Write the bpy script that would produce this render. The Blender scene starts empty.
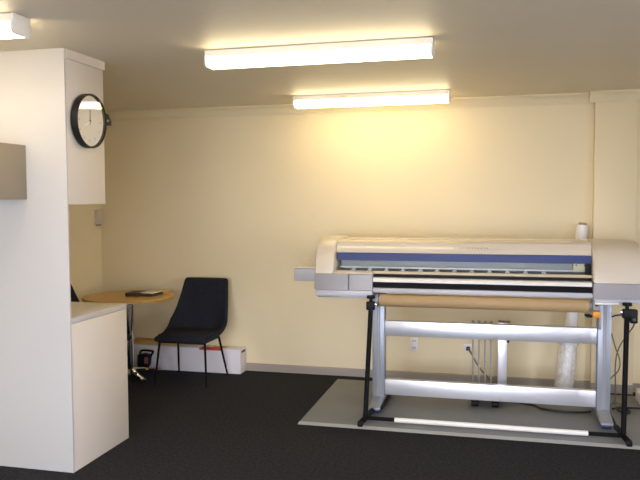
import bpy, bmesh, math, random
from mathutils import Vector, Matrix
random.seed(7)
scene = bpy.context.scene
COL = scene.collection
PI = math.pi

# ------------------------------------------------------------------ materials
def mat(name, color, rough=0.5, metal=0.0, spec=0.5, noise=None, bump=None, coat=0.0, emit=None, sheen=0.0):
    """Principled material. noise=(scale, amount) mottles the base colour, bump=(scale, strength)."""
    m = bpy.data.materials.new(name)
    m.use_nodes = True
    nt = m.node_tree
    b = nt.nodes['Principled BSDF']
    b.inputs['Base Color'].default_value = (*color, 1)
    b.inputs['Roughness'].default_value = rough
    b.inputs['Metallic'].default_value = metal
    b.inputs['Specular IOR Level'].default_value = spec
    b.inputs['Coat Weight'].default_value = coat
    b.inputs['Sheen Weight'].default_value = sheen
    tc = nt.nodes.new('ShaderNodeTexCoord')
    if noise:
        n = nt.nodes.new('ShaderNodeTexNoise')
        n.inputs['Scale'].default_value = noise[0]
        n.inputs['Detail'].default_value = 4
        nt.links.new(tc.outputs['Object'], n.inputs['Vector'])
        r = nt.nodes.new('ShaderNodeValToRGB')
        a = noise[1]
        r.color_ramp.elements[0].position = 0.3
        r.color_ramp.elements[1].position = 0.7
        r.color_ramp.elements[0].color = (*[c * (1 - a) for c in color], 1)
        r.color_ramp.elements[1].color = (*[min(1, c * (1 + a)) for c in color], 1)
        nt.links.new(n.outputs['Fac'], r.inputs['Fac'])
        nt.links.new(r.outputs['Color'], b.inputs['Base Color'])
    if bump:
        n2 = nt.nodes.new('ShaderNodeTexNoise')
        n2.inputs['Scale'].default_value = bump[0]
        n2.inputs['Detail'].default_value = 3
        nt.links.new(tc.outputs['Object'], n2.inputs['Vector'])
        bp = nt.nodes.new('ShaderNodeBump')
        bp.inputs['Strength'].default_value = bump[1]
        bp.inputs['Distance'].default_value = 0.004
        nt.links.new(n2.outputs['Fac'], bp.inputs['Height'])
        nt.links.new(bp.outputs['Normal'], b.inputs['Normal'])
    if emit:
        b.inputs['Emission Color'].default_value = (*emit[0], 1)
        b.inputs['Emission Strength'].default_value = emit[1]
    return m

def clear(name, tint=(1, 1, 1), rough=0.03, fac=0.1):
    """A thin clear sheet: mostly see-through, with a surface gloss."""
    m = bpy.data.materials.new(name)
    m.use_nodes = True
    nt = m.node_tree
    nt.nodes.clear()
    out = nt.nodes.new('ShaderNodeOutputMaterial')
    t = nt.nodes.new('ShaderNodeBsdfTransparent')
    t.inputs['Color'].default_value = (*tint, 1)
    g = nt.nodes.new('ShaderNodeBsdfGlossy')
    g.inputs['Roughness'].default_value = rough
    lw = nt.nodes.new('ShaderNodeLayerWeight')
    pw = nt.nodes.new('ShaderNodeMath')
    pw.operation = 'POWER'
    pw.inputs[1].default_value = 4.0
    nt.links.new(lw.outputs['Facing'], pw.inputs[0])
    add = nt.nodes.new('ShaderNodeMath')
    add.operation = 'MULTIPLY_ADD'
    add.inputs[1].default_value = .75
    add.inputs[2].default_value = .03 + fac
    nt.links.new(pw.outputs[0], add.inputs[0])
    mx = nt.nodes.new('ShaderNodeMixShader')
    nt.links.new(add.outputs[0], mx.inputs[0])
    nt.links.new(t.outputs[0], mx.inputs[1])
    nt.links.new(g.outputs[0], mx.inputs[2])
    nt.links.new(mx.outputs[0], out.inputs[0])
    return m

def wood(name, c1, c2, scale=(1.2, 9, 9), rough=0.35):
    m = mat(name, c1, rough)
    nt = m.node_tree
    b = nt.nodes['Principled BSDF']
    tc = nt.nodes.new('ShaderNodeTexCoord')
    mp = nt.nodes.new('ShaderNodeMapping')
    mp.inputs['Scale'].default_value = scale
    n = nt.nodes.new('ShaderNodeTexNoise')
    n.inputs['Scale'].default_value = 4
    n.inputs['Detail'].default_value = 6
    r = nt.nodes.new('ShaderNodeValToRGB')
    r.color_ramp.elements[0].color = (*c1, 1)
    r.color_ramp.elements[1].color = (*c2, 1)
    r.color_ramp.elements[0].position = 0.35
    r.color_ramp.elements[1].position = 0.65
    nt.links.new(tc.outputs['Object'], mp.inputs[0])
    nt.links.new(mp.outputs[0], n.inputs['Vector'])
    nt.links.new(n.outputs['Fac'], r.inputs['Fac'])
    nt.links.new(r.outputs[0], b.inputs['Base Color'])
    return m

WALL = mat('wall_paint', (.79, .68, .432), .5, noise=(1.3, .015), bump=(160, .06))
CEIL = mat('ceiling_paint', (.74, .675, .54), .52, noise=(1.1, .02))
TRIM = mat('trim_paint', (.75, .65, .425), .5)
SKIRT = mat('skirting_paint', (.36, .31, .25), .45)
PANEL = mat('white_melamine_shaded', (.56, .545, .51), .42)  # darker copy of the cabinet melamine, its weaker light put into the colour
KITCHEN = mat('white_melamine_lit', (.70, .63, .535), .42)  # same melamine as the partition, warm tube light put into the colour
CARPET = mat('charcoal_carpet', (.024, .0245, .029), .95, spec=.15, noise=(55, .45), bump=(420, .9))
MATM = mat('grey_vinyl', (.20, .213, .217), .55, noise=(2.2, .05))
MATEDGE = mat('mat_edging', (.42, .44, .45), .4)
WORKTOP = mat('worktop_laminate', (.72, .66, .56), .3, noise=(60, .05))
EDGING = mat('worktop_edging', (.55, .52, .47), .4)
GREYCAB = mat('grey_laminate', (.32, .26, .18), .5)
BLACK = mat('black_plastic', (.006, .006, .007), .5, spec=.2)
FOOTM = mat('foot_grey', (.34, .35, .37), .5, metal=.3)
BLACKM = mat('black_painted_metal', (.0045, .0045, .005), .6, spec=.12)
BLACKRIM = mat('clock_rim_black', (.008, .008, .008), .5, spec=.25)
FACE = mat('clock_face', (.74, .72, .66), .6)
TICK = mat('clock_grey', (.35, .33, .30), .6)
HAND = mat('clock_hand', (.10, .10, .10), .5)
HANDP = mat('clock_pale_hand', (.9, .9, .88), .5)
GLASS = clear('clock_glass', fac=.0, rough=.02)
PANE = clear('window_glass', fac=.0)
WHITEM = mat('white_enamel', (.82, .80, .74), .4)
TUBE = mat('fluorescent_tube', (.9, .9, .9), .5, emit=((1.0, .805, .47), 14.8))
TUBE_LEFT = mat('left_fluorescent_tube', (.9, .9, .9), .5, emit=((1.0, .82, .56), 15))  # left light's own emission, set for the brightness of the partition top
CHROME = mat('chrome', (.72, .72, .72), .12, metal=1.0)
STEEL = mat('dull_steel', (.42, .39, .35), .45, metal=.6)
ALU = mat('anodised_aluminium', (.84, .86, .90), .33, metal=.75, bump=(300, .03))
ALUD = mat('aluminium_extrusion', (.35, .38, .42), .42, metal=.55)
FABRIC = mat('charcoal_fabric', (.016, .018, .026), .9, spec=.2, noise=(90, .35), bump=(500, .6))
WOODT = wood('beech_laminate', (.52, .31, .065), (.58, .36, .09))
WOODE = mat('beech_edge', (.46, .26, .05), .45)
BOXM = mat('white_card', (.74, .70, .70), .7, noise=(3, .05))
BOXD = mat('card_slot', (.05, .045, .04), .9)
TAPE = mat('red_print', (.55, .05, .035), .6, noise=(25, .4))
ORANGEB = mat('orange_print', (.55, .26, .05), .6, noise=(14, .3))
KRAFT = mat('brown_card', (.50, .30, .09), .8, noise=(6, .12))
PINK = mat('pink_cloth', (.20, .07, .06), .85)
MAGD = mat('magazine_dark', (.06, .035, .03), .5)
MAGW = mat('magazine_white', (.75, .72, .66), .5)
MAGY = mat('magazine_yellow', (.62, .40, .10), .5)
BEIGE = mat('printer_beige_plastic', (.64, .565, .445), .30)
HOOD = mat('printer_hood_plastic', (.64, .565, .445), .2, coat=.5)
BEIGEL = mat('printer_lip_beige', (.60, .52, .38), .4)
BLUE = mat('blue_plastic', (.018, .038, .165), .35)
GREYP = mat('printer_grey_plastic', (.30, .29, .295), .45)
GREYL = mat('printer_light_grey', (.41, .41, .42), .45)
LILAC = mat('printer_pale_grey', (.50, .50, .53), .4)
TEAL = mat('gantry_teal_grey', (.50, .51, .505), .35)
TEALD = mat('gantry_recess', (.30, .31, .30), .6)
RAILM = mat('gantry_rail_steel', (.75, .76, .78), .3, metal=.8)
PLATEN = mat('platen_white', (.82, .80, .75), .3)
CREAM = mat('carriage_cream', (.72, .66, .46), .45)
ROLLER = mat('roller_white', (.85, .85, .86), .35)
WINDOWM = clear('printer_window', (.93, .95, .95), fac=.02, rough=.08)
PAPER = wood('kraft_paper', (.42, .285, .135), (.46, .315, .15), (.6, 2, 2), .55)
CORE = mat('core_card', (.36, .25, .13), .8)
TUBEW = mat('white_bar', (.86, .84, .78), .35)
BLUEC = mat('caster_blue', (.03, .05, .16), .4)
ORANGE = mat('orange_plastic', (.72, .30, .02), .4)
CABLE = mat('black_cable', (.012, .012, .012), .45)
CABLEG = mat('grey_cable', (.16, .14, .12), .5)
def film(name, fac):
    m = mat(name, (.92, .92, .92), .25)
    nt = m.node_tree
    b = nt.nodes['Principled BSDF']
    t = nt.nodes.new('ShaderNodeBsdfTransparent')
    n = nt.nodes.new('ShaderNodeTexNoise'); n.inputs['Scale'].default_value = 22; n.inputs['Detail'].default_value = 5
    tc = nt.nodes.new('ShaderNodeTexCoord')
    nt.links.new(tc.outputs['Object'], n.inputs['Vector'])
    ma = nt.nodes.new('ShaderNodeMath'); ma.operation = 'MULTIPLY'; ma.inputs[1].default_value = fac * 2
    nt.links.new(n.outputs['Fac'], ma.inputs[0])
    mx = nt.nodes.new('ShaderNodeMixShader')
    nt.links.new(ma.outputs[0], mx.inputs[0])
    nt.links.new(t.outputs[0], mx.inputs[1]); nt.links.new(b.outputs[0], mx.inputs[2])
    nt.links.new(mx.outputs[0], nt.nodes['Material Output'].inputs[0])
    return m
WRAP = film('plastic_wrap', .42)
FILM = mat('film_roll_white', (.86, .85, .82), .35)
SOCKET = mat('socket_white', (.80, .77, .72), .35)
SENSOR = mat('sensor_shell', (.11, .085, .05), .4)
LENS_GLINT = mat('sensor_lens_glint', (.9, .88, .8), .1)  # white carries the bright reflection on the sensor
THERMO = mat('thermostat_shell', (.62, .54, .42), .5)
INK = mat('faded_ink', (.42, .33, .22), .5)
GROUND = mat('pavement', (.50, .49, .47), .9)

# ------------------------------------------------------------------ mesh helpers
class MB:
    def __init__(self):
        self.bm = bmesh.new()
    def _merge(self, tmp):
        me = bpy.data.meshes.new('tmp')
        tmp.to_mesh(me); tmp.free()
        self.bm.from_mesh(me)
        bpy.data.meshes.remove(me)
    def box(self, x0, x1, y0, y1, z0, z1, bev=0.0, seg=2, rot=None):
        t = bmesh.new()
        bmesh.ops.create_cube(t, size=1)
        for v in t.verts:
            v.co = Vector(((x0 + x1) / 2 + v.co.x * (x1 - x0), (y0 + y1) / 2 + v.co.y * (y1 - y0), (z0 + z1) / 2 + v.co.z * (z1 - z0)))
        if bev:
            bmesh.ops.bevel(t, geom=t.edges[:], offset=bev, segments=seg, affect='EDGES', profile=.5)
        if rot is not None:
            for v in t.verts: v.co = rot @ v.co
        self._merge(t); return self
    def prism(self, prof, a0, a1, axis='x', bev=0.0, seg=2):
        """prof: closed outline in the two other axes (yz for x, xz for y, xy for z)."""
        t = bmesh.new()
        def P(p, a):
            return {'x': (a, p[0], p[1]), 'y': (p[0], a, p[1]), 'z': (p[0], p[1], a)}[axis]
        A = [t.verts.new(P(p, a0)) for p in prof]
        B = [t.verts.new(P(p, a1)) for p in prof]
        n = len(prof)
        fa = t.faces.new(A); fb = t.faces.new(B[::-1])
        for i in range(n):
            t.faces.new((A[i], B[i], B[(i + 1) % n], A[(i + 1) % n]))
        bmesh.ops.recalc_face_normals(t, faces=t.faces[:])
        if bev:
            ed = list(set(fa.edges[:] + fb.edges[:]))
            bmesh.ops.bevel(t, geom=ed, offset=bev, segments=seg, affect='EDGES', profile=.5)
        self._merge(t); return self
    def cyl(self, p0, p1, r0, r1=None, seg=24, bev=0.0):
        p0, p1 = Vector(p0), Vector(p1)
        r1 = r0 if r1 is None else r1
        d = p1 - p0
        t = bmesh.new()
        bmesh.ops.create_cone(t, cap_ends=True, segments=seg, radius1=r0, radius2=r1, depth=d.length)
        if bev:
            ed = [e for e in t.edges if abs(abs(e.verts[0].co.z) - d.length / 2) < 1e-6 and abs(e.verts[0].co.z - e.verts[1].co.z) < 1e-6]
            bmesh.ops.bevel(t, geom=ed, offset=bev, segments=2, affect='EDGES', profile=.5)
        q = Vector((0, 0, 1)).rotation_difference(d.normalized()).to_matrix().to_4x4()
        mtx = Matrix.Translation((p0 + p1) / 2) @ q
        bmesh.ops.transform(t, matrix=mtx, verts=t.verts[:])
        self._merge(t); return self
    def lathe(self, prof, origin=(0, 0, 0), seg=48, axis='z'):
        t = bmesh.new()
        rings = []
        for r, z in prof:
            ring = []
            for k in range(seg):
                a = 2 * PI * k / seg
                x, y = max(r, 1e-4) * math.cos(a), max(r, 1e-4) * math.sin(a)
                v = (x, y, z) if axis == 'z' else (z, x, y)
                ring.append(t.verts.new(Vector(v) + Vector(origin)))
            rings.append(ring)
        for a, b in zip(rings, rings[1:]):
            for k in range(seg):
                t.faces.new((a[k], a[(k + 1) % seg], b[(k + 1) % seg], b[k]))
        bmesh.ops.remove_doubles(t, verts=t.verts[:], dist=2e-4)
        bmesh.ops.recalc_face_normals(t, faces=t.faces[:])
        self._merge(t); return self
    def tube(self, pts, r, seg=10, smooth=True):
        pts = [Vector(p) for p in pts]
        if smooth and len(pts) > 2:
            q = []
            P = [pts[0]] + pts + [pts[-1]]
            for i in range(1, len(P) - 2):
                for k in range(8):
                    u = k / 8
                    a, b, c, d = P[i - 1], P[i], P[i + 1], P[i + 2]
                    q.append(.5 * ((2 * b) + (c - a) * u + (2 * a - 5 * b + 4 * c - d) * u * u + (3 * b - a - 3 * c + d) * u ** 3))
            q.append(pts[-1]); pts = q
        t = bmesh.new()
        rings = []
        nrm = None
        for i, p in enumerate(pts):
            d = (pts[min(i + 1, len(pts) - 1)] - pts[max(i - 1, 0)]).normalized()
            if nrm is None:
                nrm = d.orthogonal().normalized()
            else:
                nrm = (nrm - d * nrm.dot(d)).normalized()
            bn = d.cross(nrm)
            rr = r[i * (len(r) - 1) // max(1, len(pts) - 1)] if isinstance(r, (list, tuple)) else r
            rings.append([t.verts.new(p + (nrm * math.cos(2 * PI * k / seg) + bn * math.sin(2 * PI * k / seg)) * rr) for k in range(seg)])
        for a, b in zip(rings, rings[1:]):
            for k in range(seg):
                t.faces.new((a[k], a[(k + 1) % seg], b[(k + 1) % seg], b[k]))
        t.faces.new(rings[0][::-1]); t.faces.new(rings[-1])
        bmesh.ops.recalc_face_normals(t, faces=t.faces[:])
        self._merge(t); return self
    def quad(self, *pts):
        self.bm.faces.new([self.bm.verts.new(p) for p in pts]); return self
    def build(self, name, m, parent=None, smooth=True, mods=()):
        me = bpy.data.meshes.new(name)
        self.bm.to_mesh(me); self.bm.free()
        o = bpy.data.objects.new(name, me)
        COL.objects.link(o)
        for x in (m if isinstance(m, (list, tuple)) else [m]):
            me.materials.append(x)
        if smooth:
            for p in me.polygons: p.use_smooth = True
            bm2 = bmesh.new(); bm2.from_mesh(me)
            for e in bm2.edges:
                if len(e.link_faces) == 2 and e.calc_face_angle(0) > math.radians(26):
                    e.smooth = False
            bm2.to_mesh(me); bm2.free()
        if parent is not None:
            o.parent = parent
            o.matrix_parent_inverse = Matrix.Translation(parent.location).inverted() if parent.get('_world') else Matrix()
        return o

def thing(name, label, cat, loc=(0, 0, 0), rz=0.0, group=None, world=True):
    """Empty at the thing's base. world=True: its parts are modelled in room coordinates."""
    o = bpy.data.objects.new(name, None)
    o.empty_display_size = .1
    COL.objects.link(o)
    o.location = loc
    o.rotation_euler = (0, 0, rz)
    o['label'] = label; o['category'] = cat
    if group: o['group'] = group
    if world: o['_world'] = 1
    return o
def tag(o, label, cat, group=None):
    o['label'] = label; o['category'] = cat
    if group: o['group'] = group
    return o
def struct(o):
    o['kind'] = 'structure'; return o
def dup(root, loc, rz, label):
    r = root.copy(); COL.objects.link(r)
    r.location = loc; r.rotation_euler = (0, 0, rz); r['label'] = label
    for ch in list(root.children):
        c = ch.copy(); COL.objects.link(c); c.parent = r
        for g in ch.children:
            d = g.copy(); COL.objects.link(d); d.parent = c
    return r

# ------------------------------------------------------------------ the room
H = 2.40
XL, XR, YF, YB = -3.69, 3.1, -1.4, 6.10
struct(MB().box(XL - .1, XR + .1, YF - .1, YB + .1, -.1, 0).build('floor', CARPET))
struct(MB().box(XL - .1, XR + .1, YF - .1, YB + .1, H, H + .1).build('ceiling', CEIL))
struct(MB().box(XL - .1, XR + .1, YB, YB + .1, 0, H).build('wall_back', WALL))
struct(MB().box(XL - .1, XL, YF - .1, YB, 0, H).build('wall_left', WALL))
VY0, VY1 = 1.0, 2.6
struct(MB().box(XR, XR + .1, YF - .1, VY0, 0, H).box(XR, XR + .1, VY1, YB, 0, H).box(XR, XR + .1, VY0, VY1, 0, .25).box(XR, XR + .1, VY0, VY1, 2.2, H).build('wall_right', WALL))
v = MB()
for y in (VY0 + .025, (VY0 + VY1) / 2, VY1 - .025):
    v.box(XR + .03, XR + .08, y - .025, y + .025, .25, 2.2)
v.box(XR + .03, XR + .08, VY0, VY1, .25, .30).box(XR + .03, XR + .08, VY0, VY1, 2.15, 2.2)
w2 = struct(v.build('added_side_window', ALUD))  # unseen window, added for side light on the cabinet ends
MB().box(XR + .052, XR + .058, VY0, VY1, .25, 2.2).build('pane', PANE, w2)
# the pier in the right of the back wall
PX0, PX1, PY = .74, 1.054, 6.03
struct(MB().box(PX0, PX1, PY, YB, 0, H, .003).build('wall_pier', WALL))
# front wall (behind the camera) with a shop window
WX0, WX1, WZ0, WZ1 = -2.4, 1.1, .25, 2.2
struct(MB().box(XL, WX0, YF - .1, YF, 0, H).box(WX1, XR, YF - .1, YF, 0, H)
       .box(WX0, WX1, YF - .1, YF, 0, WZ0).box(WX0, WX1, YF - .1, YF, WZ1, H).build('wall_front', WALL))
wf = MB()
for x in (WX0 + .025, (WX0 + WX1) / 2, WX1 - .025):
    wf.box(x - .025, x + .025, YF - .08, YF - .03, WZ0, WZ1)
wf.box(WX0, WX1, YF - .08, YF - .03, WZ0, WZ0 + .05).box(WX0, WX1, YF - .08, YF - .03, WZ1 - .05, WZ1)
w1 = struct(wf.build('window_1', ALUD))
MB().box(WX0, WX1, YF - .058, YF - .052, WZ0, WZ1).build('pane', PANE, w1)
struct(MB().box(-14, 24, -22, 16, -.25, -.15).build('ground', GROUND))

# cornices and skirting
def cove(x0, x1, y, s=.055):
    return MB().prism([(y, H - .085), (y, H), (y - s, H), (y - s, H - .014), (y - s * .86, H - .018), (y - s * .60, H - .034), (y - s * .42, H - .058), (y - s * .36, H - .068), (y - s * .22, H - .070), (y - s * .20, H - .085)], x0, x1, 'x')
struct(cove(XL, PX0, YB).build('trim_1', TRIM))
struct(cove(PX1, XR, YB).build('trim_2', TRIM))
struct(cove(PX0 - .045, PX1 + .045, PY).box(PX0 - .045, PX0, PY, YB - .055, H - .03, H).box(PX0 - .012, PX0, PY, YB - .02, H - .085, H - .03).build('trim_3', TRIM))
lc = MB().prism([(XL, H - .055), (XL, H), (XL + .055, H), (XL + .055, H - .012), (XL + .04, H - .017), (XL + .016, H - .034), (XL + .012, H - .05)], 3.545, YB, 'y')
struct(lc.build('trim_4', TRIM))
def skirt(x0, x1, y, n):
    struct(MB().prism([(y, 0), (y, .07), (y - .009, .07), (y - .015, .062), (y - .015, 0)], x0, x1, 'x').build('baseboard_' + n, SKIRT))
skirt(XL, PX0, YB, 'back')
skirt(PX0 - .001, PX1 + .001, PY, 'pier')
skirt(PX1, XR, YB, 'right')
struct(MB().box(XL, XL + .015, 3.545, YB - .015, 0, .07, .003).build('baseboard_left', SKIRT))

# partition with the kitchenette behind it
KX, KY = -2.338, 3.520
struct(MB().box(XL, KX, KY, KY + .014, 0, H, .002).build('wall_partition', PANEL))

# ------------------------------------------------------------------ kitchenette
k = thing('base_cabinet', 'white kitchen base cabinet behind the tall white partition', 'cabinet', (-2.9, 3.85, 0))
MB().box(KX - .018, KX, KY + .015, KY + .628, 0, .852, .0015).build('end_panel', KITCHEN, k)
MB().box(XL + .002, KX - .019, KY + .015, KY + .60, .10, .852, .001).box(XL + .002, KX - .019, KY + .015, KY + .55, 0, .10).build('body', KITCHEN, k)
for i in range(2):
    a = XL + .006 + i * .665
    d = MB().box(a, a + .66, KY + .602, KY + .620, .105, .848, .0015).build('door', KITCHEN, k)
    MB().cyl((a + .5, KY + .64, .79), (a + .62, KY + .64, .79), .006).cyl((a + .5, KY + .62, .79), (a + .5, KY + .643, .79), .005).cyl((a + .62, KY + .62, .79), (a + .62, KY + .643, .79), .005).build('handle', CHROME, d)
w = MB().box(XL + .002, KX, KY + .015, KY + .634, .853, .886, .003).build('worktop', [WORKTOP, EDGING])
for p in w.data.polygons:
    if p.normal.x > .7 or p.normal.y > .7: p.material_index = 1
tag(w, 'pale laminate worktop on the white base cabinet', 'worktop')
u = thing('wall_cabinet', 'white upper cabinet reaching the ceiling, with the round clock on its end', 'cabinet', (-2.9, 3.75, 1.53))
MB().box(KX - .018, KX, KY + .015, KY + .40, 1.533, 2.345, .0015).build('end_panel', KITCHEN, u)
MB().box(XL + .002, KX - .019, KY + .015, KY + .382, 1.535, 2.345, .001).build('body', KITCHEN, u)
for i in range(2):
    a = XL + .006 + i * .665
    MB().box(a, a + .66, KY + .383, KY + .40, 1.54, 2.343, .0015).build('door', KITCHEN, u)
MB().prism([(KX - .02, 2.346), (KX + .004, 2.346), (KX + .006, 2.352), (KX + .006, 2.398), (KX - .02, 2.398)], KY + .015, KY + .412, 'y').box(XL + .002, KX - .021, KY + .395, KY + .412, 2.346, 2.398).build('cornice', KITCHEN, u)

g = thing('grey_wall_cabinet', 'grey-brown wall cabinet hung on the tall white partition', 'cabinet', (-2.9, 3.3, 1.56))
MB().box(-3.6, -2.595, 3.175, KY - .001, 1.562, 1.868, .002).build('body', GREYCAB, g)
for i in range(2):
    MB().box(-3.6 + i * .503, -3.6 + i * .503 + .50, 3.156, 3.174, 1.564, 1.866, .0015).build('door', GREYCAB, g)

# clock on the cabinet end (its axis is +x)
CX, CY, CZ = KX + .006, 3.712, 2.016
c = thing('wall_clock', 'round black-rimmed wall clock on the end of the upper cabinet', 'clock', (CX, CY, CZ))
MB().lathe([(.0, 0), (.152, 0), (.156, .004), (.157, .040), (.155, .045), (.149, .045), (.146, .041), (.145, .020)], (CX, CY, CZ), 72, 'x').build('rim', BLACKRIM, c)
f = MB().lathe([(0, .012), (.146, .012), (.146, .026), (0, .026)], (CX, CY, CZ), 72, 'x').build('face', FACE, c)
for i in range(12):
    r = Matrix.Translation((CX, CY, CZ)) @ Matrix.Rotation(2 * PI * i / 12, 4, 'X')
    MB().box(.0262, .0268, -.0022, .0022, .103, .121, rot=r).build('hour_mark', TICK, f)
def hand(a, ln, wd, m, nm, dx):
    r = Matrix.Translation((CX, CY, CZ)) @ Matrix.Rotation(-a, 4, 'X')
    MB().box(dx, dx + .001, -wd, wd, -.02, ln, rot=r).build(nm, m, c)
# clockwise seen from +x: the y axis points to the viewer's right
hand(math.radians(0), .085, .0035, HAND, 'minute_hand', .029)
hand(math.radians(-118), .068, .0045, HANDP, 'hour_hand', .032)
MB().cyl((CX + .025, CY, CZ), (CX + .035, CY, CZ), .006).build('hub', HAND, c)
MB().lathe([(0, .038), (.1465, .038), (.1465, .0405), (0, .0405)], (CX, CY, CZ), 72, 'x').build('glass', GLASS, c)
c.rotation_euler = (0, math.radians(1.5), 0)

# small devices in the corner
s = thing('motion_sensor', 'small dark motion sensor high in the left corner beside the clock', 'sensor', (-3.62, 6.08, 2.30))
MB().prism([(-3.66, 6.099), (-3.56, 6.099), (-3.565, 6.065), (-3.60, 6.045), (-3.64, 6.055)], 2.27, 2.385, 'z', .004).build('body', SENSOR, s)
MB().box(-3.592, -3.556, 6.036, 6.062, 2.300, 2.322, .006).build('lens', LENS_GLINT, s)  # white block, a painted glint on the sensor
t = thing('thermostat', 'small grey-beige box on the left wall below the upper cabinet', 'thermostat', (XL, 6.04, 1.33))
MB().box(XL - .002, XL + .035, 5.985, 6.085, 1.335, 1.475, .006).build('body', THERMO, t)
MB().box(XL + .006, XL + .028, 6.0, 6.06, 1.327, 1.3355, .002).build('dark_underside', BOXD, t)  # dark block along the underside

# ------------------------------------------------------------------ ceiling lights (twin bare tubes)
def fixture(label, x0, x1, y, lamp=TUBE):
    f = thing('fluorescent_light', label, 'ceiling light', ((x0 + x1) / 2, y, H), group=None)
    MB().prism([(y - .040, H), (y + .040, H), (y + .040, H - .007), (y + .060, H - .007), (y + .060, H - .040), (y + .058, H - .042), (y - .058, H - .042), (y - .060, H - .040), (y - .060, H - .007), (y - .040, H - .007)], x0 + .012, x1 - .012, 'x').build('channel', WHITEM, f)
    for xa, xb in ((x0, x0 + .012), (x1 - .012, x1)):
        MB().prism([(y - .062, H - .004), (y + .062, H - .004), (y + .062, H - .036), (y + .068, H - .038), (y + .068, H - .080), (y + .056, H - .096), (y - .056, H - .096), (y - .068, H - .080), (y - .068, H - .038), (y - .062, H - .036)], xa, xb, 'x', .002).build('end_cap', WHITEM, f)
    MB().prism([(y - .054, H - .0425), (y + .054, H - .0425), (y + .063, H - .049), (y + .064, H - .076), (y + .052, H - .091), (y - .052, H - .091), (y - .064, H - .076), (y - .063, H - .049)], x0 + .0125, x1 - .0125, 'x').build('diffuser', lamp, f)
    return f
fixture('long fluorescent ceiling light at top centre, in front of the farther one', -1.612, -.335, 3.835)
fixture('farther ceiling light close to the back wall, above the printer', -1.615, -.365, 5.63)
fixture('ceiling light in the top left corner, cut by the frame, above the white partition', -3.36, -2.115, 2.865, TUBE_LEFT)

# ------------------------------------------------------------------ table and what lies on it
TX, TY, TR = -3.130, 5.60, .392
t = thing('round_table', 'round beech cafe table on a chrome pedestal in the left corner', 'table', (TX, TY, 0))
MB().lathe([(0, .702), (TR - .004, .702), (TR, .706), (TR, .724), (TR - .004, .728), (0, .728)], (TX, TY, 0), 72).build('tabletop', [WOODT], t)
MB().lathe([(TR + .0002, .707), (TR + .0015, .707), (TR + .0015, .723), (TR + .0002, .723)], (TX, TY, 0), 72).build('edge_band', WOODE, t)
pl = MB().cyl((TX, TY, .05), (TX, TY, .695), .036, seg=32).build('pedestal', CHROME, t)
MB().cyl((TX, TY, .688), (TX, TY, .7015), .13, .15, seg=32).build('mounting_plate', BLACKM, t)
MB().lathe([(0, .03), (.055, .03), (.055, .06), (.038, .095), (0, .095)], (TX, TY, 0), 32).build('hub', CHROME, t)
for i in range(4):
    a = math.radians(-38 + 90 * i)
    dx, dy = math.cos(a), math.sin(a)
    MB().tube([(TX + dx * .04, TY + dy * .04, .062), (TX + dx * .15, TY + dy * .15, .048), (TX + dx * .29, TY + dy * .29, .026)], [.026, .022, .016], 12).cyl((TX + dx * .275, TY + dy * .275, .001), (TX + dx * .275, TY + dy * .275, .022), .014).build('base_arm', CHROME, t)
def sheaf(name, label, cat, x, y, z, sx, sy, sz, a, m, m2=None):
    o = thing(name, label, cat, (x, y, z), a, world=False)
    MB().box(-sx / 2, sx / 2, -sy / 2, sy / 2, 0, sz * .85, .001).build('pages', m2 or MAGW, o)
    MB().box(-sx / 2 - .001, sx / 2 + .001, -sy / 2 - .001, sy / 2 + .001, sz * .85, sz, .0008).build('cover', m, o)
    return o
sheaf('magazine', 'dark-covered magazine pile at the left of the papers on the round table', 'magazine', -3.085, 5.64, .7285, .125, .17, .028, .12, MAGD, MAGD)
sheaf('magazine', 'white magazine pile with dark edge at the right on the round table', 'magazine', -2.945, 5.66, .7285, .125, .17, .032, -.10, MAGW, MAGD)
sheaf('brochure', 'yellow brochure at the back of the round table by the wall', 'brochure', -2.96, 5.86, .7285, .16, .09, .020, .05, MAGY, MAGY)

# ------------------------------------------------------------------ chairs
def make_chair(label):
    r = thing('dining_chair', label, 'chair', (0, 0, 0), 0, 'dark upholstered chairs', world=False)
    sp = [(-.245, .405, .232, .0), (-.20, .412, .238, .004), (-.04, .398, .244, .022), (.10, .395, .248, .070), (.185, .415, .248, .110), (.225, .475, .243, .100),
          (.25, .56, .230, .062), (.285, .69, .215, .032), (.315, .80, .205, .014), (.332, .865, .200, .004)]
    N = 12
    m = MB(); bm = m.bm
    rows = []
    for i, (y, z, hw, wg) in enumerate(sp):
        a = sp[max(i - 1, 0)]; b = sp[min(i + 1, len(sp) - 1)]
        d = Vector((0, b[0] - a[0], b[1] - a[1])).normalized()
        nn = Vector((0, -d.z, d.y))
        row = []
        for k_ in range(N + 1):
            s_ = -1 + 2 * k_ / N
            off = wg * abs(s_) ** 4
            row.append(bm.verts.new(Vector((hw * s_ * (1 + .04 * abs(s_) ** 6), y, z)) + nn * off))
        rows.append(row)
    for a, b in zip(rows, rows[1:]):
        for k_ in range(N):
            bm.faces.new((a[k_], a[k_ + 1], b[k_ + 1], b[k_]))
    sh = m.build('seat_shell', FABRIC, r)
    so = sh.modifiers.new('thick', 'SOLIDIFY'); so.thickness = .042; so.offset = -1
    bv = sh.modifiers.new('round', 'SUBSURF'); bv.levels = 2; bv.render_levels = 2
    cu = MB().box(-.215, .215, -.225, .13, .394, .432, .016, 3).build('seat_cushion', FABRIC, r)
    MB().cyl((-.20, -.19, .362), (.20, -.19, .362), .008).cyl((-.20, .14, .358), (.20, .14, .358), .008).cyl((-.19, -.19, .362), (-.19, .14, .358), .008).cyl((.19, -.19, .362), (.19, .14, .358), .008).build('under_frame', BLACKM, r)
    for sx in (-1, 1):
        MB().cyl((sx * .205, -.19, .368), (sx * .235, -.235, .001), .0105, .0075, 16).build('leg', BLACKM, r)
        MB().cyl((sx * .195, .14, .362), (sx * .235, .235, .001), .0105, .0075, 16).build('leg', BLACKM, r)
    return r
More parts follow.
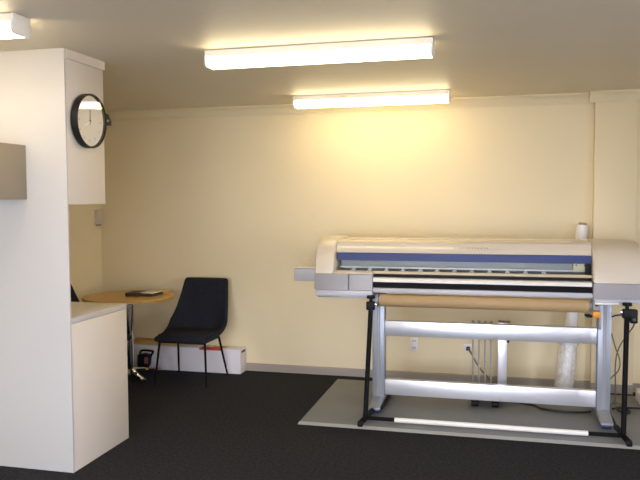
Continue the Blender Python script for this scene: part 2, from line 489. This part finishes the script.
ch = make_chair('dark charcoal upholstered chair right of the round table, in front of the white carton')
ch.location = (-2.566, 5.650, 0); ch.rotation_euler = (0, 0, math.radians(0))
dup(ch, (-3.265, 5.23, 0), math.radians(90), 'dark chair against the left wall behind the worktop, mostly hidden')

# ------------------------------------------------------------------ cartons and bag by the wall
b = thing('long_carton', 'long white carton lying on the floor along the back wall', 'box', (-2.75, 6.0, 0))
MB().box(-3.33, -2.225, 5.932, 6.082, .001, .222, .003).build('body', BOXM, b)
MB().box(-2.2249, -2.2235, 5.965, 6.06, .186, .204, .0005).build('hand_slot', BOXD, b)
pr = MB()
pr.prism([(5.9316, .205), (5.9312, .205), (5.9312, .2232), (5.995, .2232), (5.995, .2222), (5.9316, .2222)], -2.62, -2.40, 'x')
pr.build('red_print', TAPE, b)
MB().box(-2.52, -2.38, 5.97, 6.04, .2233, .2243).build('orange_print', ORANGEB, b)
b = MB().box(-3.31, -2.86, 5.965, 6.075, .2235, .262, .004).build('flat_parcel', KRAFT)
tag(b, 'flat brown parcel lying on the left end of the white carton', 'parcel')
b = thing('small_bag', 'small black bag with a pink pocket on the floor behind the table pedestal', 'bag', (-3.06, 5.87, 0))
MB().prism([(-3.19, .001), (-3.12, .001), (-3.085, .06), (-3.075, .145), (-3.13, .16), (-3.19, .15)], 5.83, 5.91, 'y', .012, 3).build('body', BLACK, b)
MB().box(-3.115, -3.078, 5.822, 5.832, .075, .135, .004).build('pink_pocket', PINK, b)
MB().tube([(-3.18, 5.87, .15), (-3.16, 5.87, .185), (-3.06, 5.87, .185), (-3.05, 5.865, .17), (-3.085, 5.86, .12)], .010).build('strap', BLACK, b)

# ------------------------------------------------------------------ floor mat
m = thing('floor_mat', 'large grey vinyl floor mat under the printer', 'mat', (.2, 5.3, 0))
MB().box(-1.335, 1.75, 4.72, 5.94, .0005, .008, .002).build('sheet', MATM, m)
MB().prism([(4.672, .0005), (4.72, .0005), (4.72, .0085), (4.70, .0085)], -1.335, 1.75, 'x').build('front_edging', MATEDGE, m)
MZ = .0085

# ------------------------------------------------------------------ the wide format printer
p = thing('wide_format_printer', 'wide beige and grey large format printer on an aluminium stand', 'printer', (-.08, 5.25, MZ))
XA, XB = -1.150, .617     # print opening
# main hood
hood = [(5.105, 1.128), (5.098, 1.185), (5.108, 1.222), (5.128, 1.248), (5.162, 1.264), (5.22, 1.270), (5.50, 1.270), (5.56, 1.262), (5.585, 1.235), (5.59, .90), (5.30, .90), (5.30, 1.128)]
MB().prism([(5.13, 1.170), (5.096, 1.170), (5.105, 1.212), (5.126, 1.242), (5.162, 1.259), (5.22, 1.265), (5.50, 1.265), (5.56, 1.257), (5.585, 1.235), (5.59, .90), (5.32, .90), (5.32, 1.19)], XA, XB, 'x').build('hood', HOOD, p)
MB().prism([(5.078, 1.116), (5.086, 1.114), (5.125, 1.167), (5.095, 1.169), (5.088, 1.167)], XA + .012, XB - .002, 'x').build('blue_band', BLUE, p)
# interior behind the window
MB().box(XA, XB, 5.27, 5.318, 1.0, 1.186).box(XA, XB, 5.10, 5.27, .985, 1.012).build('inner_recess', TEALD, p)
MB().box(XA + .02, XB - .03, 5.16, 5.215, 1.060, 1.150, .004).build('gantry_beam', TEAL, p)
MB().box(XA + .02, XB - .03, 5.112, 5.120, 1.056, 1.067, .002).build('streak_rail', ROLLER, p)  # white strip stands in for the reflected streak behind the window
MB().box(XA + .005, XB - .005, 5.075, 5.265, 1.0125, 1.020, .002).build('inner_platen', BEIGEL, p)
for i in range(12):
    x = XA + .12 + i * .122
    q = MB().box(x - .012, x + .012, 5.125, 5.20, 1.030, 1.052, .003).build('pinch_roller_arm', ROLLER, p)
    MB().cyl((x - .016, 5.125, 1.033), (x + .016, 5.125, 1.033), .010, seg=16).build('pinch_roller', ROLLER, q)
for x in (-.66, -.50, -.31, .02, .25):
    MB().cyl((x, 5.1605, 1.122), (x, 5.154, 1.122), .0065, seg=12).build('screw', ROLLER, p)
cr = MB().box(.50, .592, 5.085, 5.17, 1.058, 1.118, .004).build('print_carriage', CREAM, p)
for x in (.515, .57):
    MB().box(x, x + .01, 5.0835, 5.0855, 1.098, 1.108).build('carriage_clip', BLACK, cr)
MB().prism([(5.056, 1.044), (5.060, 1.044), (5.082, 1.115), (5.078, 1.115)], XA + .012, XB - .045, 'x').build('front_window', WINDOWM, p)
MB().box(XB - .042, XB - .004, 5.07, 5.11, 1.02, 1.116, .003).build('window_end_gap', BLACK, p)  # black block filling the dark gap at the window's right end
MB().prism([(5.036, 1.024), (5.10, 1.015), (5.10, 1.028), (5.066, 1.042), (5.046, 1.040)], XA, XB, 'x').build('window_sill', BEIGEL, p)
# platen and aprons
MB().prism([(5.27, .984), (5.035, 1.000), (5.005, .998), (4.992, .988), (4.988, .970), (5.02, .965), (5.27, .965)], -.862, XB - .005, 'x').build('platen', PLATEN, p)
MB().box(-.862, XB - .005, 5.035, 5.06, 1.004, 1.0225, .002).build('platen_gap', BLACK, p)
MB().prism([(4.998, .9645), (5.25, .9645), (5.25, .927), (5.005, .927)], -.862, XB - .005, 'x').build('front_apron', BLACK, p)
MB().box(-.862, XB, 4.990, 5.30, .892, .9265, .006).build('base_beam', LILAC, p)
# left end
endp = [(5.585, 1.022), (5.585, 1.25), (5.55, 1.275), (5.30, 1.279), (5.20, 1.274), (5.12, 1.252), (5.06, 1.208), (5.02, 1.15), (5.0, 1.08), (4.992, 1.022)]
e = MB().prism(endp, -1.292, XA - .001, 'x', .016, 3).build('end_cover', BEIGE, p)
MB().prism([(4.985, .905), (5.58, .905), (5.58, 1.020), (4.990, 1.020)], -1.294, -1.040, 'x', .008).build('end_base', GREYP, p)
MB().prism([(4.992, .905), (5.26, .905), (5.26, 1.018), (4.994, 1.018)], -1.037, -.866, 'x', .004).build('media_cover', GREYL, p)
MB().box(-1.285, -.866, 4.99, 5.575, .858, .903, .006).build('end_skirt', LILAC, p)
MB().box(XA - .002, -.864, 4.995, 5.03, 1.020, 1.036, .003).build('end_lip', BEIGEL, p)
MB().box(-1.27, -.90, 5.0, 5.55, .848, .857, .002).build('drip_edge', ALUD, p)
# lever box sticking out at the left
lb = MB().box(-1.475, -1.296, 5.08, 5.24, .952, 1.045, .008).build('side_arm', GREYL, p)
MB().box(-1.465, -1.296, 5.08, 5.24, 1.0455, 1.062, .006).build('arm_cover', BEIGE, lb)
# right end
rp = [(5.585, .995), (5.585, 1.235), (5.55, 1.258), (5.30, 1.262), (5.20, 1.257), (5.12, 1.234), (5.06, 1.192), (5.02, 1.14), (4.995, 1.07), (4.985, .995)]
e = MB().prism(rp, XB + .001, .925, 'x', .016, 3).build('end_cover', BEIGE, p)
MB().prism([(4.980, .892), (5.58, .892), (5.58, .993), (4.982, .993)], XB + .001, 1.02, 'x', .008).build('end_base', GREYP, p)
MB().box(XB + .001, .96, 5.0, 5.55, .862, .890, .005).build('end_skirt', LILAC, p)
MB().box(.62, .78, 4.984, 5.0, .852, .868, .004).build('skirt_strip', PLATEN, p)
# faint lettering on the hood
ik = MB()
x = -.30
for wd in (.016, .013, .018, .014, .010, .017, .015, .012, .016, .018, .011, .015):
    ik.box(x, x + wd * .55, 5.094, 5.099, 1.205, 1.216, rot=None)
    x += wd + .006
rot = Matrix.Translation((0, 5.1045, 1.2105)) @ Matrix.Rotation(math.radians(-16), 4, 'X') @ Matrix.Translation((0, -5.0965, -1.2105))
bmesh.ops.transform(ik.bm, matrix=rot, verts=ik.bm.verts[:])
ik.build('faint_lettering', INK, p, smooth=False)
# stand
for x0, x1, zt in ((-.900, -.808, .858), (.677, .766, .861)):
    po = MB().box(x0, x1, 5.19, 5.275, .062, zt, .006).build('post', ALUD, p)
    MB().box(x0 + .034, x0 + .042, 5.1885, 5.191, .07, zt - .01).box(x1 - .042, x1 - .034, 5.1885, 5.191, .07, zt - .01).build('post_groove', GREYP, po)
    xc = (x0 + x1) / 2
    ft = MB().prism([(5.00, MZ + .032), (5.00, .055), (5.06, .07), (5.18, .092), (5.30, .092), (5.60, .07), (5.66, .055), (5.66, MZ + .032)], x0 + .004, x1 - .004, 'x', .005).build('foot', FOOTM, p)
    MB().box(x1 - .003, x1 + .012, 5.02, 5.65, MZ + .03, .062, .003).build('foot_side_shade', BLACK, ft)  # black strip put in for the shaded side of the foot
    for yc in (5.03, 5.62):
        cs = MB().cyl((xc - .03, yc, MZ + .022), (xc + .03, yc, MZ + .022), .0215, seg=20, bev=.003).build('caster', BLUEC if yc < 5.3 else BLACK, ft)
for z0, z1 in ((.546, .657), (.100, .217)):
    MB().box(-.807, .676, 5.205, 5.255, z0, z1, .004).build('cross_rail', ALU, p)
# roll holders and orange lever
MB().lathe([(0, 0), (.048, 0), (.048, .010), (.030, .012), (.030, .019), (0, .019)], (-.833, 5.015, .838), 32, 'x').box(-.833, -.815, 5.01, 5.195, .80, .84, .006).build('roll_holder', GREYP, p)
MB().lathe([(0, 0), (.030, 0), (.030, .016), (.048, .02), (.048, .03), (0, .03)], (.597, 5.015, .838), 32, 'x').box(.60, .66, 5.0, 5.19, .80, .84, .006).build('roll_holder', GREYP, p)
MB().box(.612, .664, 4.945, 4.985, .768, .812, .008).build('lock_lever', ORANGE, p)
MB().box(.575, .612, 4.955, 4.985, .768, .785, .005).cyl((.565, 4.97, .783), (.60, 4.97, .783), .009).build('lever_catch', BLACK, p)
MB().box(.652, .668, 4.95, 4.985, .69, .775, .004).build('lever_arm', GREYP, p)

r = thing('media_roll', 'brown kraft paper roll slung under the printer front', 'paper roll', (-.1, 5.055, .79))
MB().cyl((-.812, 5.015, .838), (.594, 5.015, .838), .0455, seg=48, bev=.002).build('paper', PAPER, r)
MB().lathe([(.022, -.0012), (.034, -.0012), (.034, .0), (.022, .0)], (-.8125, 5.015, .838), 32, 'x').build('core', CORE, r)

# ------------------------------------------------------------------ take-up stand in front
s = thing('take_up_stand', 'black two-pole paper take-up stand with white bottom bar, in front of the printer', 'stand', (-.03, 4.87, MZ))
for sx, xt, xb in ((-1, -.868, -.880), (1, .822, .788)):
    MB().cyl((xt, 4.945, .80), (xb, 4.79, .055), .0165, seg=20).build('pole', BLACKM, s)
    hd = MB().box(xt - .03, xt + .03, 4.915, 4.962, .775, .835, .008).build('clamp', BLACK, s)
    MB().cyl((xt, 4.945, .835), (xt, 4.945, .868), .012).cyl((xt, 4.945, .856), (xt, 4.945, .876), .030, seg=20, bev=.004).build('knob', BLACK, hd)
    MB().cyl((xt - .005, 4.935, .815), (xt - sx * .042, 4.94, .815), .010).build('pin', CHROME, hd)
    MB().tube([(xb + .012 * -sx, 4.99, MZ + .028), (xb, 4.86, MZ + .032), (xb, 4.79, MZ + .034), (xb + sx * .02, 4.71, MZ + .022)], .019, 14).build('foot', BLACKM, s)
    MB().box(xb + sx * .02 - .018, xb + sx * .02 + .018, 4.685, 4.73, MZ, MZ + .036, .006).build('foot_pad', BLACK, s)
MB().box(.838, .884, 4.915, 4.962, .745, .835, .008).build('drive_box', BLACK, s)
MB().cyl((.86, 4.92, .772), (.86, 4.905, .772), .012).build('box_dial', CHROME, s)
for x0, x1 in ((-.872, -.672), (.572, .782)):
    MB().cyl((x0, 4.80, .040), (x1, 4.80, .040), .0135, seg=20).build('bar_sleeve', BLACKM, s)
MB().cyl((-.678, 4.80, .040), (.578, 4.80, .040), .0165, seg=24, bev=.002).build('bottom_bar', TUBEW, s)

# ------------------------------------------------------------------ rack of rods behind the stand
k = thing('rod_rack', 'small wheeled rack with four thin upright rods behind the printer rails', 'rack', (-.05, 5.52, MZ))
MB().box(-.20, .09, 5.35, 5.60, .066, .082, .003).build('base_plate', ALUD, k)
for x in (-.176, -.131, -.086, -.041):
    q = MB().cyl((x, 5.53, .081), (x, 5.53, .612), .0075, seg=14).build('rod', STEEL, k)
    MB().cyl((x, 5.53, .605), (x, 5.53, .628), .012, seg=14, bev=.002).build('rod_tip', STEEL, q)
MB().box(.008, .076, 5.51, 5.55, .081, .622, .004).build('post', ALU, k)
MB().box(.01, .10, 5.505, 5.555, .6225, .632, .003).build('post_cap', CORE, k)
MB().tube([(.078, 5.52, .56), (.092, 5.515, .54), (.09, 5.515, .50), (.079, 5.515, .47)], .009).build('hook', BLACK, k)
for x, y in ((-.155, 5.37), (-.008, 5.37), (-.155, 5.575), (-.008, 5.575)):
    q = MB().box(x - .022, x + .022, y - .014, y + .014, .054, .0665, .004).build('caster_fork', CHROME, k)
    MB().cyl((x - .026, y, MZ + .0245), (x + .026, y, MZ + .0245), .024, seg=20, bev=.004).build('caster', BLACK, q)

# ------------------------------------------------------------------ wrapped film roll in the corner
r = thing('film_roll', 'tall white roll with its foot in a clear bag, leaning beside the pier', 'roll', (.585, 5.94, 0))
A, B = Vector((.522, 5.915, .045)), Vector((.660, 6.022, 1.375))
d = (B - A).normalized()
MB().cyl(A, B - d * .03, .047, seg=32).build('film', FILM, r)
wv = MB()
prof = [(0, 0), (.056, 0), (.070, .02), (.074, .08), (.070, .16), (.073, .24), (.068, .31), (.062, .355), (.070, .385), (.084, .405), (.078, .41)]
wv.lathe(prof, (0, 0, 0), 32)
random.seed(3)
for v in wv.bm.verts:
    if v.co.z > .01 and Vector((v.co.x, v.co.y)).length > .01:
        k_ = 1 + random.uniform(-.07, .07)
        v.co.x *= k_; v.co.y *= k_
q = Vector((0, 0, 1)).rotation_difference(d).to_matrix().to_4x4()
bmesh.ops.transform(wv.bm, matrix=Matrix.Translation(A - d * .02) @ q, verts=wv.bm.verts[:])
wv.build('plastic_wrap', WRAP, r)
MB().cyl(B - d * .03, B - d * .012, .030, seg=24).build('end_plug', CORE, r)

# ------------------------------------------------------------------ sockets and cables
def socket(label, x, z, y=YB, double=False):
    o = thing('wall_socket', label, 'socket', (x, y, z))
    h = .115 if double else .07
    MB().box(x - .036, x + .036, y - .010, y - .0005, z - h / 2, z + h / 2, .003).build('plate', SOCKET, o)
    for dz in ((-.03, .03) if double else (0,)):
        MB().box(x - .012, x - .006, y - .0112, y - .0098, z + dz - .008, z + dz + .008).box(x + .006, x + .012, y - .0112, y - .0098, z + dz - .008, z + dz + .008).build('pin_holes', BOXD, o)
    return o
socket('blank white double wall socket left of the rod rack, under the upper rail', -.692, .31, double=True)
so = socket('white wall socket with a plugged lead, behind the thin rods', -.235, .295)
ld = thing('socket_lead', 'grey lead hanging from the wall socket to the rod rack', 'cable', (-.15, 6.0, .2))
MB().box(-.25, -.22, 6.065, 6.0885, .28, .312, .005).build('plug', BLACK, ld)
MB().tube([(-.235, 6.068, .30), (-.20, 5.98, .27), (-.14, 5.85, .20), (-.06, 5.72, .14), (-.01, 5.62, .115)], .007).build('cord', CABLEG, ld)
def cable(name, label, pts, r=.006, m=CABLE):
    tag(MB().tube(pts, r).build(name, m), label, 'cable')
cable('floor_cable', 'black cable snaking over the grey mat behind the lower rail', [(.03, 5.62, .016), (.08, 5.60, .016), (.15, 5.53, .016), (.27, 5.47, .016), (.33, 5.39, .016), (.45, 5.35, .016), (.60, 5.36, .016), (.665, 5.40, .016)], .0075)
cable('hanging_cable', 'thin grey cable hanging in a bow beside the right aluminium post', [(.79, 5.35, .60), (.82, 5.38, .50), (.855, 5.40, .40), (.85, 5.42, .32), (.80, 5.46, .24), (.79, 5.52, .12), (.82, 5.62, .016), (.88, 5.68, .016), (.93, 5.60, .016)], .0045, CABLEG)
cable('drive_cable', 'thin dark cable running from the right pole clamp down behind the right post', [(.88, 4.985, .80), (.89, 5.10, .70), (.89, 5.33, .60), (.845, 5.40, .48), (.83, 5.42, .36), (.845, 5.5, .18), (.86, 5.60, .016)], .0045, CABLEG)
cable('looped_cable', 'short black cable arching from the right post to the right pole', [(.772, 5.235, .735), (.79, 5.18, .755), (.82, 5.08, .775), (.85, 4.982, .785)], .005, CABLE)
cable('tangled_cable', 'tangled black cable on the mat beside the right foot', [(.83, 5.50, .016), (.90, 5.56, .016), (.94, 5.46, .016), (.90, 5.40, .018), (.85, 5.44, .030), (.92, 5.50, .030), (1.03, 5.56, .016)], .0075)

b = thing('floor_box', 'small beige box on the mat at the right edge of the picture', 'box', (1.15, 5.75, MZ))
MB().box(1.045, 1.32, 5.62, 5.86, MZ, .095, .006).build('body', PLATEN, b)
MB().box(1.045, 1.322, 5.615, 5.6205, .075, .09, .002).build('dark_seam', BLACK, b)
cl = [(1.17 + .10 * math.cos(a) * (1 - .02 * k_ / 6), 5.73 + .035 * math.sin(a), .105 + .04 * (1 + math.sin(a)) + .006 * (k_ / 12)) for k_, a in enumerate([i * PI / 6 for i in range(25)])]
cb = MB().tube(cl, .007).build('coiled_cable', CABLE)
tag(cb, 'black cable coiled on top of the small beige box', 'cable')

# ------------------------------------------------------------------ daylight, camera, view
wd = bpy.data.worlds.new('World'); scene.world = wd
wd.use_nodes = True
bg = wd.node_tree.nodes['Background']
bg.inputs['Color'].default_value = (.88, .91, 1.08, 1)
bg.inputs['Strength'].default_value = 14.8
pl = bpy.data.lights.new('window_portal', 'AREA')
pl.shape = 'RECTANGLE'; pl.size = WX1 - WX0; pl.size_y = WZ1 - WZ0
pl.cycles.is_portal = True
po = bpy.data.objects.new('window_portal', pl)
COL.objects.link(po)
po.location = ((WX0 + WX1) / 2, YF - .09, (WZ0 + WZ1) / 2)
po.rotation_euler = (math.radians(90), 0, 0)
pl2 = bpy.data.lights.new('added_window_portal', 'AREA')  # sky portal of the added side window
pl2.shape = 'RECTANGLE'; pl2.size = VY1 - VY0; pl2.size_y = 1.95
pl2.cycles.is_portal = True
po2 = bpy.data.objects.new('added_window_portal', pl2)
COL.objects.link(po2)
po2.location = (XR + .09, (VY0 + VY1) / 2, 1.225)
po2.rotation_euler = (math.radians(90), 0, math.radians(90))

F_PX, YAW, PITCH, ROLL, CH = 710.6, .2453, .0536, -.0044, 1.541
cam = bpy.data.cameras.new('camera')
cam.sensor_width = 36; cam.lens = F_PX / 640 * 36
cam.clip_start = .05
co = bpy.data.objects.new('camera', cam)
COL.objects.link(co)
fw = Vector((-math.sin(YAW) * math.cos(PITCH), math.cos(YAW) * math.cos(PITCH), -math.sin(PITCH)))
rt = Vector((math.cos(YAW), math.sin(YAW), 0)); up = rt.cross(fw)
r2 = math.cos(ROLL) * rt + math.sin(ROLL) * up
u2 = -math.sin(ROLL) * rt + math.cos(ROLL) * up
M = Matrix((r2, u2, -fw)).transposed().to_4x4()
M.translation = (0, 0, CH)
co.matrix_world = M
scene.camera = co

for o in list(bpy.data.objects):
    if '_world' in o: del o['_world']
vs = scene.view_settings
vs.view_transform = 'Standard'; vs.look = 'None'; vs.exposure = 0.0; vs.gamma = 1.0
vs.use_curve_mapping = False
scene.cycles.use_denoising = True
scene.cycles.max_bounces = 10
scene.cycles.diffuse_bounces = 6
scene.cycles.transparent_max_bounces = 12
scene.cycles.sample_clamp_indirect = 6
